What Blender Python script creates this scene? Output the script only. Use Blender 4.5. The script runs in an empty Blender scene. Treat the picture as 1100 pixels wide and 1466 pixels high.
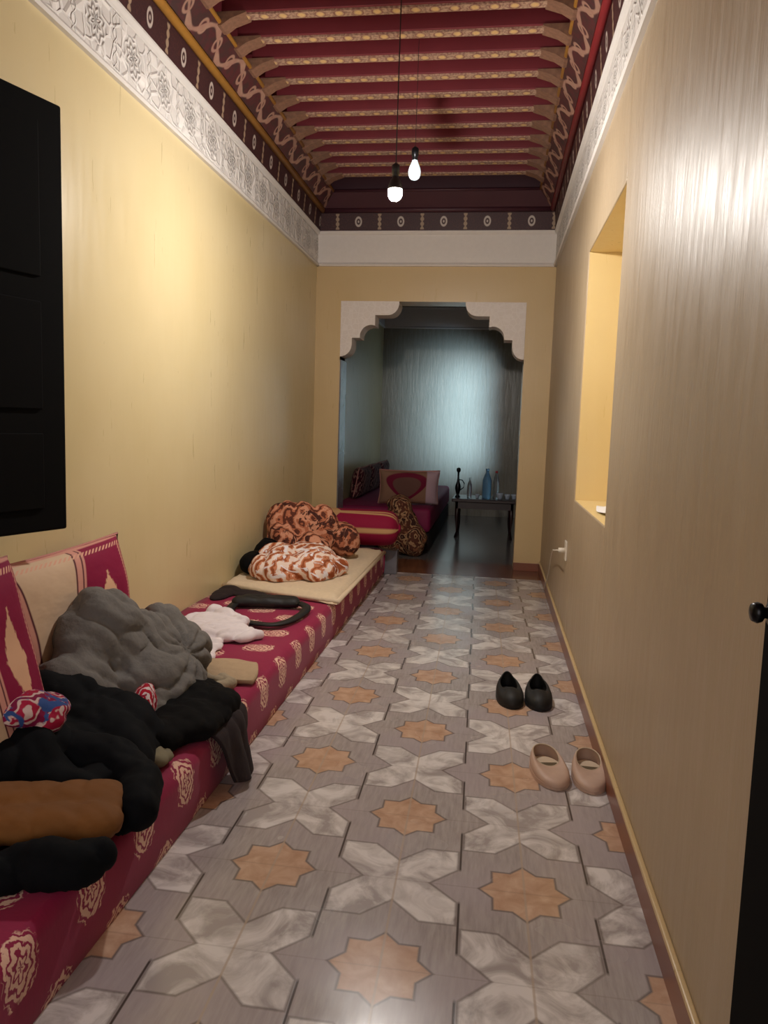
import bpy, bmesh, math, random
from mathutils import Vector, Matrix, noise
R = math.radians
random.seed(7)
C = bpy.context.scene.collection
S = bpy.context.scene

# ------------------------------------------------------------------ camera
F, YAW, PIT, ROL, H = 1090.8, .1399, .1117, .0320, 1.30
cam_d = bpy.data.cameras.new('camera'); cam = bpy.data.objects.new('camera', cam_d); C.objects.link(cam)
r = Vector((math.cos(YAW), math.sin(YAW), 0)); f = Vector((-math.sin(YAW), math.cos(YAW), 0)); u = Vector((0, 0, 1))
f, u = f*math.cos(PIT)-u*math.sin(PIT), u*math.cos(PIT)+f*math.sin(PIT)
r, u = r*math.cos(ROL)+u*math.sin(ROL), u*math.cos(ROL)-r*math.sin(ROL)
M = Matrix((r, u, -f)).transposed().to_4x4(); M.translation = (0, 0, H)
cam.matrix_world = M
cam_d.sensor_fit = 'VERTICAL'; cam_d.sensor_height = 24; cam_d.lens = 24*F/1466
cam_d.clip_start = .02
S.camera = cam
# ------------------------------------------------------------------ world, daylight, added fill light, exposure
w = bpy.data.worlds.new('world'); S.world = w; w.use_nodes = True
bg = w.node_tree.nodes['Background']; bg.inputs[0].default_value = (.45, .68, 1, 1); bg.inputs[1].default_value = .5
def area(name, loc, rot, sx, sy, power, col):
    l = bpy.data.lights.new(name, 'AREA'); l.shape = 'RECTANGLE'; l.size = sx; l.size_y = sy; l.energy = power; l.color = col
    o = bpy.data.objects.new(name, l); C.objects.link(o); o.location = loc; o.rotation_euler = rot; return o
DAY = area('daylight_far_window', (.42, 10.35, 1.55), (0, 0, 0), .30, 1.6, 9.5, (.50, .76, 1)); DAY.data.spread = R(44)
DAY.rotation_euler = Vector((-1.00, 1.18, -.06)).to_track_quat('-Z', 'Y').to_euler()
FILL = area('fill_behind_camera', (-.62, -1.3, 1.75), (R(90), 0, 0), 1.6, 2.0, 24, (1, .95, .92))  # unseen fill light added behind the camera, lifts near ceiling and floor
BULB = 1500.0
S.view_settings.view_transform = 'Standard'; S.view_settings.look = 'None'
S.view_settings.exposure = 0.42; S.view_settings.gamma = 1; S.view_settings.use_curve_mapping = False

# ------------------------------------------------------------------ node helpers
def lin(c):
    if isinstance(c, str): c = tuple(int(c[i:i+2], 16)/255 for i in (0, 2, 4))
    return tuple((x/12.92 if x <= .04045 else ((x+.055)/1.055)**2.4) for x in c)+(1,)
class N:
    def __init__(s, name, rough=.6, spec=.5, **k):
        s.m = bpy.data.materials.new(name); s.m.use_nodes = True; s.t = s.m.node_tree; s.b = s.t.nodes['Principled BSDF']
        s.b.inputs['Roughness'].default_value = rough; s.b.inputs['Specular IOR Level'].default_value = spec
        for a, v in k.items(): s.b.inputs[a.replace('_', ' ')].default_value = v
    def put(s, sock, v):
        if isinstance(v, bpy.types.NodeSocket): s.t.links.new(v, sock)
        elif isinstance(v, (tuple, list)) and len(v) == 3 and sock.type == 'RGBA': sock.default_value = tuple(v)+(1,)
        else: sock.default_value = v
    def ma(s, op, a, b=0, c=0):
        n = s.t.nodes.new('ShaderNodeMath'); n.operation = op
        for i, v in enumerate((a, b, c)): s.put(n.inputs[i], v)
        return n.outputs[0]
    def obj(s): return s.t.nodes.new('ShaderNodeTexCoord').outputs['Object']
    def uv(s): return s.t.nodes.new('ShaderNodeTexCoord').outputs['UV']
    def sep(s, v):
        n = s.t.nodes.new('ShaderNodeSeparateXYZ'); s.put(n.inputs[0], v); return n.outputs
    def comb(s, x, y, z=0):
        n = s.t.nodes.new('ShaderNodeCombineXYZ')
        for i, v in enumerate((x, y, z)): s.put(n.inputs[i], v)
        return n.outputs[0]
    def mp(s, v, sc=(1, 1, 1), rot=(0, 0, 0), loc=(0, 0, 0)):
        n = s.t.nodes.new('ShaderNodeMapping'); s.put(n.inputs[0], v); n.inputs['Scale'].default_value = sc
        n.inputs['Rotation'].default_value = rot; n.inputs['Location'].default_value = loc; return n.outputs[0]
    def noise(s, v, sc=5, det=4, ro=.5, dist=0):
        n = s.t.nodes.new('ShaderNodeTexNoise'); s.put(n.inputs['Vector'], v); n.inputs['Scale'].default_value = sc
        n.inputs['Detail'].default_value = det; n.inputs['Roughness'].default_value = ro; n.inputs['Distortion'].default_value = dist
        return n.outputs[0]
    def vor(s, v, sc=5, feat='F1', rnd=1):
        n = s.t.nodes.new('ShaderNodeTexVoronoi'); n.feature = feat; s.put(n.inputs['Vector'], v); n.inputs['Scale'].default_value = sc
        n.inputs['Randomness'].default_value = rnd; return n.outputs['Distance']
    def mix(s, fac, a, b):
        n = s.t.nodes.new('ShaderNodeMix'); n.data_type = 'RGBA'; s.put(n.inputs[0], fac); s.put(n.inputs[6], a); s.put(n.inputs[7], b)
        return n.outputs[2]
    def rng(s, v, a, b, c=0, d=1):
        n = s.t.nodes.new('ShaderNodeMapRange'); s.put(n.inputs[0], v)
        for i, x in enumerate((a, b, c, d)): n.inputs[1+i].default_value = x
        return n.outputs[0]
    def lt(s, a, b, soft=.004): # 1 where a<b (soft edge)
        return s.rng(s.ma('SUBTRACT', a, b), -soft, soft, 1, 0)
    def bump(s, h, st=.3, dist=.01):
        n = s.t.nodes.new('ShaderNodeBump'); n.inputs['Strength'].default_value = st; n.inputs['Distance'].default_value = dist
        s.put(n.inputs['Height'], h); s.t.links.new(n.outputs[0], s.b.inputs['Normal']); return s
    def col(s, c): s.put(s.b.inputs['Base Color'], c); return s
    def rough(s, v): s.put(s.b.inputs['Roughness'], v); return s
def plain(name, c, rough=.6, vary=.12, sc=12, bump=0, **k):
    n = N(name, rough, **k); c = lin(c); z = n.noise(n.obj(), sc)
    lo = tuple(x*(1-vary) for x in c[:3])+(1,); hi = tuple(min(1, x*(1+vary)) for x in c[:3])+(1,)
    n.col(n.mix(z, lo, hi))
    if bump: n.bump(z, bump, .01)
    return n.m

# ------------------------------------------------------------------ mesh helpers
def tag(o, label=None, cat=None, group=None, kind=None):
    if label: o['label'] = label
    if cat: o['category'] = cat
    if group: o['group'] = group
    if kind: o['kind'] = kind
    return o
def mesh(name, V, Fc, mat, parent=None, smooth=False, uv=None):
    me = bpy.data.meshes.new(name); me.from_pydata([tuple(v) for v in V], [], Fc); me.update()
    if uv:
        l = me.uv_layers.new(name='UVMap')
        for p in me.polygons:
            for li in p.loop_indices: l.data[li].uv = uv[me.loops[li].vertex_index]
    if smooth: me.polygons.foreach_set('use_smooth', [True]*len(me.polygons))
    o = bpy.data.objects.new(name, me); C.objects.link(o); me.materials.append(mat)
    if parent: o.parent = parent
    return o
def empty(name, loc=(0, 0, 0), rz=0):
    o = bpy.data.objects.new(name, None); C.objects.link(o); o.location = loc; o.rotation_euler = (0, 0, rz); o.empty_display_size = .1; return o
class MB:
    def __init__(s): s.V = []; s.F = []
    def add(s, V, Fc, M=None):
        n = len(s.V); s.V += [(M @ Vector(v)) if M else Vector(v) for v in V]; s.F += [[i+n for i in q] for q in Fc]; return s
    def box(s, a, b, M=None):
        (x0, y0, z0), (x1, y1, z1) = a, b
        V = [(x, y, z) for z in (z0, z1) for y in (y0, y1) for x in (x0, x1)]
        return s.add(V, [(0, 2, 3, 1), (4, 5, 7, 6), (0, 1, 5, 4), (2, 6, 7, 3), (0, 4, 6, 2), (1, 3, 7, 5)], M)
    def prism(s, poly, fn, d0, d1): # poly 2D, fn(p,q,d)->xyz
        n = len(poly); V = [fn(p, q, d0) for p, q in poly]+[fn(p, q, d1) for p, q in poly]
        Fc = [tuple(range(n))[::-1], tuple(range(n, 2*n))]+[(i, (i+1) % n, n+(i+1) % n, n+i) for i in range(n)]
        return s.add(V, Fc)
    def tube(s, pts, rad, n=8, caps=True):
        pts = [Vector(p) for p in pts]; V = []; Fc = []; k = len(pts)
        rr = rad if isinstance(rad, (list, tuple)) else [rad]*k
        up = Vector((0, 0, 1))
        for i, p in enumerate(pts):
            t = (pts[min(i+1, k-1)]-pts[max(i-1, 0)]).normalized()
            a = t.cross(up)
            if a.length < .05: a = t.cross(Vector((0, 1, 0)))
            a.normalize(); b = t.cross(a)
            for j in range(n):
                th = 2*math.pi*j/n; V.append(p+(a*math.cos(th)+b*math.sin(th))*rr[i])
        for i in range(k-1):
            for j in range(n): Fc.append((i*n+j, i*n+(j+1) % n, (i+1)*n+(j+1) % n, (i+1)*n+j))
        if caps: Fc += [tuple(range(n))[::-1], tuple(range((k-1)*n, k*n))]
        return s.add(V, Fc)
    def lathe(s, prof, n=20, M=None): # prof [(r,z)]
        V = []; Fc = []; k = len(prof)
        for rr, z in prof:
            for j in range(n): V.append((rr*math.cos(2*math.pi*j/n), rr*math.sin(2*math.pi*j/n), z))
        for i in range(k-1):
            for j in range(n): Fc.append((i*n+j, i*n+(j+1) % n, (i+1)*n+(j+1) % n, (i+1)*n+j))
        Fc += [tuple(range(n))[::-1], tuple(range((k-1)*n, k*n))]
        return s.add(V, Fc, M)
    def build(s, name, mat, parent=None, smooth=False, bevel=0, seg=2):
        o = mesh(name, s.V, s.F, mat, parent, smooth)
        bm = bmesh.new(); bm.from_mesh(o.data); bmesh.ops.recalc_face_normals(bm, faces=bm.faces)
        if bevel:
            bmesh.ops.bevel(bm, geom=[e for e in bm.edges if len(e.link_faces) == 2 and e.calc_face_angle(0) > .6], offset=bevel, segments=seg, affect='EDGES', profile=.5, clamp_overlap=True)
        bm.to_mesh(o.data); bm.free(); return o
def struct(o): o['kind'] = 'structure'; return o

def ridged(x): return 1-2*abs((x % 1)-.5)
def folds(o, dirv, freq, amp, warp=.6, wsc=3, low=.01, lsc=5, base=None, seed=0, sharp=1.0, gather=None, nf=14, sec=.22):
    """displace a cloth mesh along its normals with warped creases"""
    me = o.data; d = Vector(dirv).normalized(); d2 = Vector((d.y*.8+d.x*.4, -d.x*.8+d.y*.4, .3)).normalized(); off = Vector((seed*3.1, seed*1.7, seed*.9))
    nor = [v.normal.copy() for v in me.vertices]
    for v, n in zip(me.vertices, nor):
        p = v.co+off
        q = d.dot(p)*freq+warp*noise.fractal(p*wsc, 1, 2, 3)*3
        if gather:
            gx, gy, gz = gather; rx = v.co.x-gx; ry = v.co.y-gy; rz = v.co.z-gz
            q = math.atan2(rz-.3*rx, ry+.5*rx)/(2*math.pi)*nf+warp*noise.fractal(p*wsc, 1, 2, 3)*3+math.sqrt(rx*rx+ry*ry+rz*rz)*2.5
        q2 = d2.dot(p)*freq*.7+warp*noise.fractal(p*wsc+Vector((5, 1, 8)), 1, 2, 3)*3.5
        k = abs(math.sin(q*math.pi))**(.75*sharp)*(1-sec)+abs(math.sin(q2*math.pi))**.8*sec
        m = .35+.65*max(0, min(1, .5+noise.noise(p*wsc*.8+Vector((9, 4, 2)))*1.4))
        v.co = v.co+n*((k-.5)*amp*m+noise.noise(p*lsc)*low+noise.noise(p*lsc*4)*low*.25)
        if base is not None and v.co.z < base: v.co.z = base+(v.co.z-base)*.02
    me.update()
def heap(name, blobs, mat, parent=None, vox=.014, smooth=4, base=None, **fk):
    """cloth lump: union of ellipsoids ('e',centre,radii[,rotz[,tilt]]) and limbs ('c',p0,p1,r0,r1), remeshed, then creased"""
    bm = bmesh.new()
    for b in blobs:
        if b[0] == 'e':
            T = Matrix.Translation(b[1])
            if len(b) > 3: T = T @ Matrix.Rotation(R(b[3]), 4, 'Z')
            if len(b) > 4: T = T @ Matrix.Rotation(R(b[4]), 4, 'X')
            bmesh.ops.create_icosphere(bm, subdivisions=4, radius=1, matrix=T @ Matrix.Diagonal((*b[2], 1)))
        else:
            p0, p1, r0, r1 = Vector(b[1]), Vector(b[2]), b[3], b[4]; L = (p1-p0).length
            fl = b[5] if len(b) > 5 else 1
            k = max(2, int(L/(min(r0, r1)*.3)))
            for i in range(k+1):
                t = i/k; rr = r0+(r1-r0)*t
                bmesh.ops.create_icosphere(bm, subdivisions=2, radius=1, matrix=Matrix.Translation(p0.lerp(p1, t)) @ Matrix.Diagonal((rr, rr, rr*fl, 1)))
    me = bpy.data.meshes.new(name); bm.to_mesh(me); bm.free()
    o = bpy.data.objects.new(name, me); C.objects.link(o)
    md = o.modifiers.new('r', 'REMESH'); md.mode = 'VOXEL'; md.voxel_size = vox
    dg = bpy.context.evaluated_depsgraph_get(); dg.update()
    me2 = bpy.data.meshes.new_from_object(o.evaluated_get(dg)); o.modifiers.clear(); o.data = me2; me2.name = name
    bm = bmesh.new(); bm.from_mesh(me2)
    for _ in range(smooth): bmesh.ops.smooth_vert(bm, verts=bm.verts, factor=.5, use_axis_x=True, use_axis_y=True, use_axis_z=True)
    if base is not None:
        for v in bm.verts:
            if v.co.z < base: v.co.z = base
    bm.normal_update(); bm.to_mesh(me2); bm.free()
    me2.materials.clear(); me2.materials.append(mat)
    if fk:
        folds(o, base=base, **fk)
        k2 = dict(fk); k2.pop('gather', None); d_ = k2['dirv']; k2.update(dirv=(d_[1]+.3, d_[0], d_[2]+.4), freq=fk['freq']*2.3, amp=fk['amp']*.30, warp=.35, wsc=5, low=.004, lsc=14, seed=fk.get('seed', 0)+5, sharp=1.0)
        me2.update(); folds(o, base=base, **k2)
    me2.polygons.foreach_set('use_smooth', [True]*len(me2.polygons))
    if parent: o.parent = parent
    return o
def cr(a, b, c, d, t): return .5*((2*b)+(c-a)*t+(2*a-5*b+4*c-d)*t*t+(3*b-a-3*c+d)*t**3)
def sheet(name, net, mat, parent=None, n=12, thick=.006, fk=None, uvs=(1, 1)):
    """cloth sheet through a net of 3D points (rows x cols), given real thickness"""
    net = [[Vector(p) for p in row] for row in net]; rr, cc = len(net), len(net[0])
    def row(i, t):
        g = lambda j: net[i][max(0, min(cc-1, j))]
        j = min(int(t), cc-2); return cr(g(j-1), g(j), g(j+1), g(j+2), t-j)
    NU, NV = (rr-1)*n+1, (cc-1)*n+1; V = []; UV = []
    for a in range(NU):
        s = a/n; i = min(int(s), rr-2); g = lambda k: max(0, min(rr-1, k))
        for b in range(NV):
            t = b/n
            V.append(cr(row(g(i-1), t), row(g(i), t), row(g(i+1), t), row(g(i+2), t), s-i)); UV.append((b/(NV-1)*uvs[0], a/(NU-1)*uvs[1]))
    Fc = [(a*NV+b, a*NV+b+1, (a+1)*NV+b+1, (a+1)*NV+b) for a in range(NU-1) for b in range(NV-1)]
    o = mesh(name, V, Fc, mat, parent, True, UV)
    if fk: folds(o, **fk)
    md = o.modifiers.new('thickness', 'SOLIDIFY'); md.thickness = thick; md.offset = 0
    return o
def cushion(name, wd, ht, th, mat, parent=None, n=28, pinch=.06, corner=.0):
    """pillow in local XZ plane (X width, Z height, Y thickness); base at z=0"""
    V = []; UV = []; Fc = []
    for side in (1, -1):
        for i in range(n+1):
            for j in range(n+1):
                a, b = -1+2*j/n, -1+2*i/n
                a = math.copysign(abs(a)**.85, a); b = math.copysign(abs(b)**.85, b)
                x = a*wd/2*(1-pinch*(1-b*b)**1 * abs(a)) ; z = b*ht/2*(1-pinch*(1-a*a)*abs(b))
                e = ((1-a**4)*(1-b**4)); t = th/2*max(0, e)**.42
                V.append((x, side*t+.012*noise.noise(Vector((x*6, z*6, side))), z+ht/2)); UV.append((a*.5+.5, b*.5+.5))
    m = (n+1)*(n+1)
    for s_ in (0, 1):
        for i in range(n):
            for j in range(n):
                q = [s_*m+i*(n+1)+j, s_*m+i*(n+1)+j+1, s_*m+(i+1)*(n+1)+j+1, s_*m+(i+1)*(n+1)+j]
                Fc.append(q if s_ else q[::-1])
    return mesh(name, V, Fc, mat, parent, True, UV)

# ------------------------------------------------------------------ materials
P, LX, LY, DR = .7338, -.2146, 1.6962, -.0175
def floor_mat():
    n = N('patterned_floor_tile', .22, .5)
    o = n.sep(n.obj()); x, y = o[0], o[1]
    U = n.ma('DIVIDE', n.ma('SUBTRACT', n.ma('SUBTRACT', x, n.ma('MULTIPLY', n.ma('SUBTRACT', y, LY), DR)), LX), P)
    Vv = n.ma('DIVIDE', n.ma('SUBTRACT', y, LY), P)
    fold = lambda q: n.ma('ABSOLUTE', n.ma('SUBTRACT', q, n.ma('ROUND', q)))
    a, b = fold(U), fold(Vv); a2, b2 = n.ma('SUBTRACT', .5, a), n.ma('SUBTRACT', .5, b)
    st = lambda p, q: n.ma('MINIMUM', n.ma('MULTIPLY', n.ma('MAXIMUM', p, q), 1.414), n.ma('ADD', p, q))
    Fd = n.ma('MINIMUM', st(a, b), st(a2, b2))
    v = n.obj()
    vein = n.noise(v, 7, 6, .6, 1.2); wood = n.noise(n.mp(v, (40, 5, 1)), 2, 5, .6); cell = n.noise(v, 2.3, 2)
    white = n.mix(n.rng(vein, .38, .60), lin('a59c9a'), lin('dcd6d4'))
    gray = n.mix(n.rng(wood, .3, .7), lin('968c8a'), lin('b0a7a4'))
    gray = n.mix(n.rng(cell, .42, .6, 0, .6), gray, lin('aa9ea2'))
    tan = n.mix(n.rng(n.noise(v, 16, 4, .6, .5), .3, .7), lin('b08a70'), lin('ccab92'))
    c = n.mix(n.lt(Fd, .365), white, gray); c = n.mix(n.lt(Fd, .172), c, tan)
    edge = n.ma('MAXIMUM', n.ma('MULTIPLY', n.lt(n.ma('ABSOLUTE', n.ma('SUBTRACT', Fd, .367)), .006, .006), .65),
                n.ma('MULTIPLY', n.lt(n.ma('ABSOLUTE', n.ma('SUBTRACT', Fd, .176)), .0055, .006), .75))
    c = n.mix(edge, c, lin('4a3a34'))
    # grout: fine line through the stars, dark joints between them
    a4 = n.ma('ABSOLUTE', n.ma('SUBTRACT', n.ma('MINIMUM', a, a2), 0)); g1 = n.lt(a4, .0042, .002)
    j = n.ma('ABSOLUTE', n.ma('SUBTRACT', n.ma('MINIMUM', a, a2), .25))
    bb = n.ma('MINIMUM', b, b2)
    g2 = n.ma('MULTIPLY', n.lt(j, .0042, .002), n.lt(.105, bb, .01))
    c = n.mix(n.ma('MULTIPLY', g1, .7), c, lin('b09d8c')); c = n.mix(n.ma('MULTIPLY', g2, .9), c, lin('33261f'))
    gy = n.lt(bb, .003, .002); c = n.mix(n.ma('MULTIPLY', gy, .22), c, lin('6e5e55'))
    n.col(c); n.rough(n.rng(n.noise(v, 3, 3), .3, .7, .16, .30))
    hh = n.ma('SUBTRACT', 1, n.ma('MULTIPLY', n.ma('MAXIMUM', g1, g2), .08))
    n.bump(n.ma('ADD', hh, n.ma('MULTIPLY', n.noise(n.mp(v, (6, 2, 1)), 2, 2), .6)), .10, .01); return n.m
def wall_mat(name, c1, c2, streak=.35, rough=(.26, .42), sc=(1.2, 1.2, 1.2)):
    n = N(name, .35, .5); v = n.obj()
    z = n.noise(v, 1.6, 3); n.col(n.mix(n.rng(z, .3, .7), lin(c1), lin(c2)))
    br = n.noise(n.mp(v, (9, 9, 1.1)), 2.6, 5, .62, .3)
    n.rough(n.rng(br, .3, .7, *rough)); n.bump(n.ma('ADD', br, n.ma('MULTIPLY', n.noise(v, 2.2, 2), 1.4)), streak, .02); return n.m
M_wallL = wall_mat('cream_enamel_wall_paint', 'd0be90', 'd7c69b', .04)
M_wallR = wall_mat('shaded_enamel_wall_paint', 'a8957a', 'b09d82', .26, (.36, .54))  # cream enamel darkened: dimness at grazing view is painted into the colour
M_wallE = wall_mat('yellow_wall_paint', 'c6ab7c', 'ccb284', .08)
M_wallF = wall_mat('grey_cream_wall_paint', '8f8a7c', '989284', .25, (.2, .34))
M_niche = wall_mat('lit_niche_wall_paint', 'dcc48c', 'e2cc98', .06)  # brighter copy of the right wall paint, bulb light put into its colour
M_floor = floor_mat()
def stucco():
    n = N('carved_white_stucco', .6, .3); v = n.sep(n.obj())
    # object coordinates: x along the run, z up
    per = .33; uu = n.ma('DIVIDE', v[0], per); ph = n.ma('MULTIPLY', n.ma('SUBTRACT', uu, n.ma('ROUND', uu)), per)
    q = v[2]; r2 = n.ma('SQRT', n.ma('ADD', n.ma('MULTIPLY', ph, ph), n.ma('MULTIPLY', q, q)))
    ang = n.ma('ARCTAN2', q, ph)
    ros = n.ma('MULTIPLY', n.ma('SINE', n.ma('ADD', n.ma('MULTIPLY', r2, 190), n.ma('MULTIPLY', n.ma('COSINE', n.ma('MULTIPLY', ang, 8)), 1.6))), n.lt(r2, .085, .006))
    ed = n.vor(n.mp(n.obj(), (1, 1, 1)), 13, 'DISTANCE_TO_EDGE', .55)
    lat = n.ma('MULTIPLY', n.lt(ed, .07, .04), n.lt(.085, r2, .006))
    half = n.ma('ABSOLUTE', n.ma('SUBTRACT', n.ma('ABSOLUTE', ph), per/2))
    chain = n.lt(n.ma('ABSOLUTE', n.ma('SUBTRACT', half, n.ma('MULTIPLY', n.ma('ABSOLUTE', n.ma('SINE', n.ma('MULTIPLY', q, 62))), .016))), .004, .003)
    h = n.ma('ADD', n.ma('ADD', n.ma('MULTIPLY', ros, .6), lat), chain)
    h = n.ma('MULTIPLY', h, n.lt(n.ma('ABSOLUTE', q), .118, .004))
    n.col(n.mix(n.rng(h, -.5, .5), lin('c2bdb9'), lin('eae6e2'))); n.bump(h, .8, .012); return n.m
M_stucco = stucco()
M_plaster = plain('white_stucco_plaster', 'dfd8d2', .6, .05, 30, .2)
def stucco2():
    n = N('carved_corner_stucco', .6, .3); e = n.vor(n.obj(), 20, 'DISTANCE_TO_EDGE', .7)
    n.col(n.mix(n.rng(e, 0, .12), lin('e6ddd7'), lin('e0d6cf'))); n.bump(n.lt(e, .06, .05), .15, .004); return n.m
M_stucco2 = stucco2()
M_marble = plain('grey_marble_lining', '6c6a70', .25, .45, 9)
M_base = plain('brown_glazed_tile', '7a4630', .3, .18, 6)
M_border = plain('brown_border_tile', '6f4028', .22, .3, 4)
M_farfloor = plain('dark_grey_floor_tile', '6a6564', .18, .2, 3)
M_gold = plain('gold_painted_moulding', 'a9772f', .45, .2, 20)
M_redrail = plain('red_painted_moulding', '8a1e26', .45, .15, 20)
M_redpaint = plain('red_ceiling_paint', '742a32', .55, .2, 6)
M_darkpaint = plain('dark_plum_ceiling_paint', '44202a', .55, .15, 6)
def frieze():
    n = N('painted_frieze', .5, .4); v = n.sep(n.obj()); per = .39
    uu = n.ma('DIVIDE', v[0], per); fr = n.ma('SUBTRACT', uu, n.ma('ROUND', uu)); p = n.ma('MULTIPLY', fr, per); q = v[2]
    e = n.ma('SQRT', n.ma('ADD', n.ma('POWER', n.ma('DIVIDE', p, .030), 2), n.ma('POWER', n.ma('DIVIDE', q, .042), 2)))
    oval = n.lt(n.ma('ABSOLUTE', n.ma('SUBTRACT', e, .85)), .22, .08); dot = n.lt(e, .25, .1)
    p2 = n.ma('SUBTRACT', per/2, n.ma('ABSOLUTE', p))
    wv = n.ma('ADD', .005, n.ma('MULTIPLY', n.ma('ABSOLUTE', n.ma('SINE', n.ma('MULTIPLY', q, 75))), .012))
    orn = n.ma('MULTIPLY', n.lt(p2, wv, .003), n.lt(n.ma('ABSOLUTE', q), .068, .004))
    fine = n.lt(n.vor(n.obj(), 60, 'DISTANCE_TO_EDGE'), .05, .04)
    c = n.mix(n.ma('MULTIPLY', fine, .35), lin('3b2226'), lin('6b4038'))
    c = n.mix(n.ma('MULTIPLY', n.ma('MAXIMUM', oval, dot), .85), c, lin('cfc2b8')); c = n.mix(n.ma('MULTIPLY', orn, .8), c, lin('b39a80'))
    n.col(c); return n.m
M_frieze = frieze()
def scroll():
    n = N('painted_scroll_band', .5, .4); v = n.sep(n.obj()); x, q = v[0], v[2]
    s1 = n.ma('MULTIPLY', n.ma('SINE', n.ma('MULTIPLY', x, 16)), .045)
    d1 = n.lt(n.ma('ABSOLUTE', n.ma('SUBTRACT', q, s1)), n.ma('ADD', .014, n.ma('MULTIPLY', n.ma('COSINE', n.ma('MULTIPLY', x, 48)), .006)), .004)
    ph = n.ma('SUBTRACT', n.ma('DIVIDE', x, .196), n.ma('ROUND', n.ma('DIVIDE', x, .196)))
    e = n.ma('SQRT', n.ma('ADD', n.ma('POWER', n.ma('MULTIPLY', ph, .196), 2), n.ma('POWER', q, 2)))
    d2 = n.lt(n.ma('ABSOLUTE', n.ma('SUBTRACT', e, .028)), .007, .003)
    nz = n.noise(n.obj(), 26, 3)
    c = n.mix(n.rng(nz, .4, .6), lin('54262a'), lin('432a2a')); c = n.mix(n.ma('MULTIPLY', n.ma('MAXIMUM', d1, d2), .85), c, n.mix(nz, lin('9a6c60'), lin('bd9a84')))
    n.col(c); return n.m
M_scroll = scroll()
def beamstrip():
    n = N('floral_gilt_strip', .45, .5); v = n.sep(n.obj()); x = v[0]
    ph = n.ma('SUBTRACT', n.ma('DIVIDE', x, .10), n.ma('ROUND', n.ma('DIVIDE', x, .10)))
    e = n.ma('SQRT', n.ma('ADD', n.ma('POWER', n.ma('MULTIPLY', ph, .10), 2), n.ma('POWER', v[1], 2)))
    fl = n.lt(e, .019, .006); rim = n.lt(n.ma('ABSOLUTE', n.ma('SUBTRACT', e, .027)), .003, .002)
    fine = n.noise(n.obj(), 70, 3)
    c = n.mix(n.rng(fine, .4, .6), lin('8f6c60'), lin('bf9f88')); c = n.mix(n.ma('MULTIPLY', fl, .8), c, lin('e6c483')); c = n.mix(n.ma('MULTIPLY', rim, .7), c, lin('7c3a36'))
    n.col(c); return n.m
M_strip = beamstrip()
M_bracket = plain('painted_bracket', '86624f', .5, .5, 45)
def medallion():
    n = N('crimson_brocade', .75, .25); t = n.sep(n.uv()); x, v = t[0], t[1]
    n.b.inputs['Sheen Weight'].default_value = .12
    rv = n.ma('DIVIDE', n.ma('SUBTRACT', v, .17), .20); ri = n.ma('ROUND', rv); q = n.ma('MULTIPLY', n.ma('SUBTRACT', rv, ri), .20)
    odd = n.ma('ABSOLUTE', n.ma('MODULO', ri, 2))
    xx = n.ma('SUBTRACT', n.ma('DIVIDE', n.ma('SUBTRACT', x, 1.62), .2815), n.ma('MULTIPLY', odd, .5))
    p = n.ma('MULTIPLY', n.ma('SUBTRACT', xx, n.ma('ROUND', xx)), .2815)
    ap, aq = n.ma('ABSOLUTE', p), n.ma('ABSOLUTE', q)
    shp = n.ma('MAXIMUM', n.ma('ADD', n.ma('DIVIDE', ap, .105), n.ma('DIVIDE', aq, .108)), n.ma('MAXIMUM', n.ma('DIVIDE', ap, .062), n.ma('DIVIDE', aq, .074)))
    wob = n.noise(n.comb(x, v), 55, 2)
    mask = n.lt(n.ma('ADD', shp, n.ma('MULTIPLY', wob, .5)), 1.22, .04)
    rr = n.ma('SQRT', n.ma('ADD', n.ma('MULTIPLY', p, p), n.ma('MULTIPLY', n.ma('MULTIPLY', q, q), .55)))
    sw = n.ma('SINE', n.ma('ADD', n.ma('MULTIPLY', rr, 330), n.ma('ADD', n.ma('MULTIPLY', wob, 9), n.ma('MULTIPLY', n.ma('COSINE', n.ma('MULTIPLY', n.ma('ARCTAN2', q, p), 6)), 1.4))))
    line = n.lt(-.25, sw, .25)
    g = n.ma('MULTIPLY', mask, line)
    thread = n.noise(n.mp(n.comb(x, v), (260, 30, 1)), 1, 2)
    base = n.mix(thread, lin('82063a'), lin('980a46'))
    n.col(n.mix(g, base, n.mix(thread, lin('d8a892'), lin('ecc8b4')))); n.bump(n.ma('ADD', g, n.noise(n.uv(), 14, 3)), .25, .004); return n.m
M_crimson = medallion()
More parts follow.
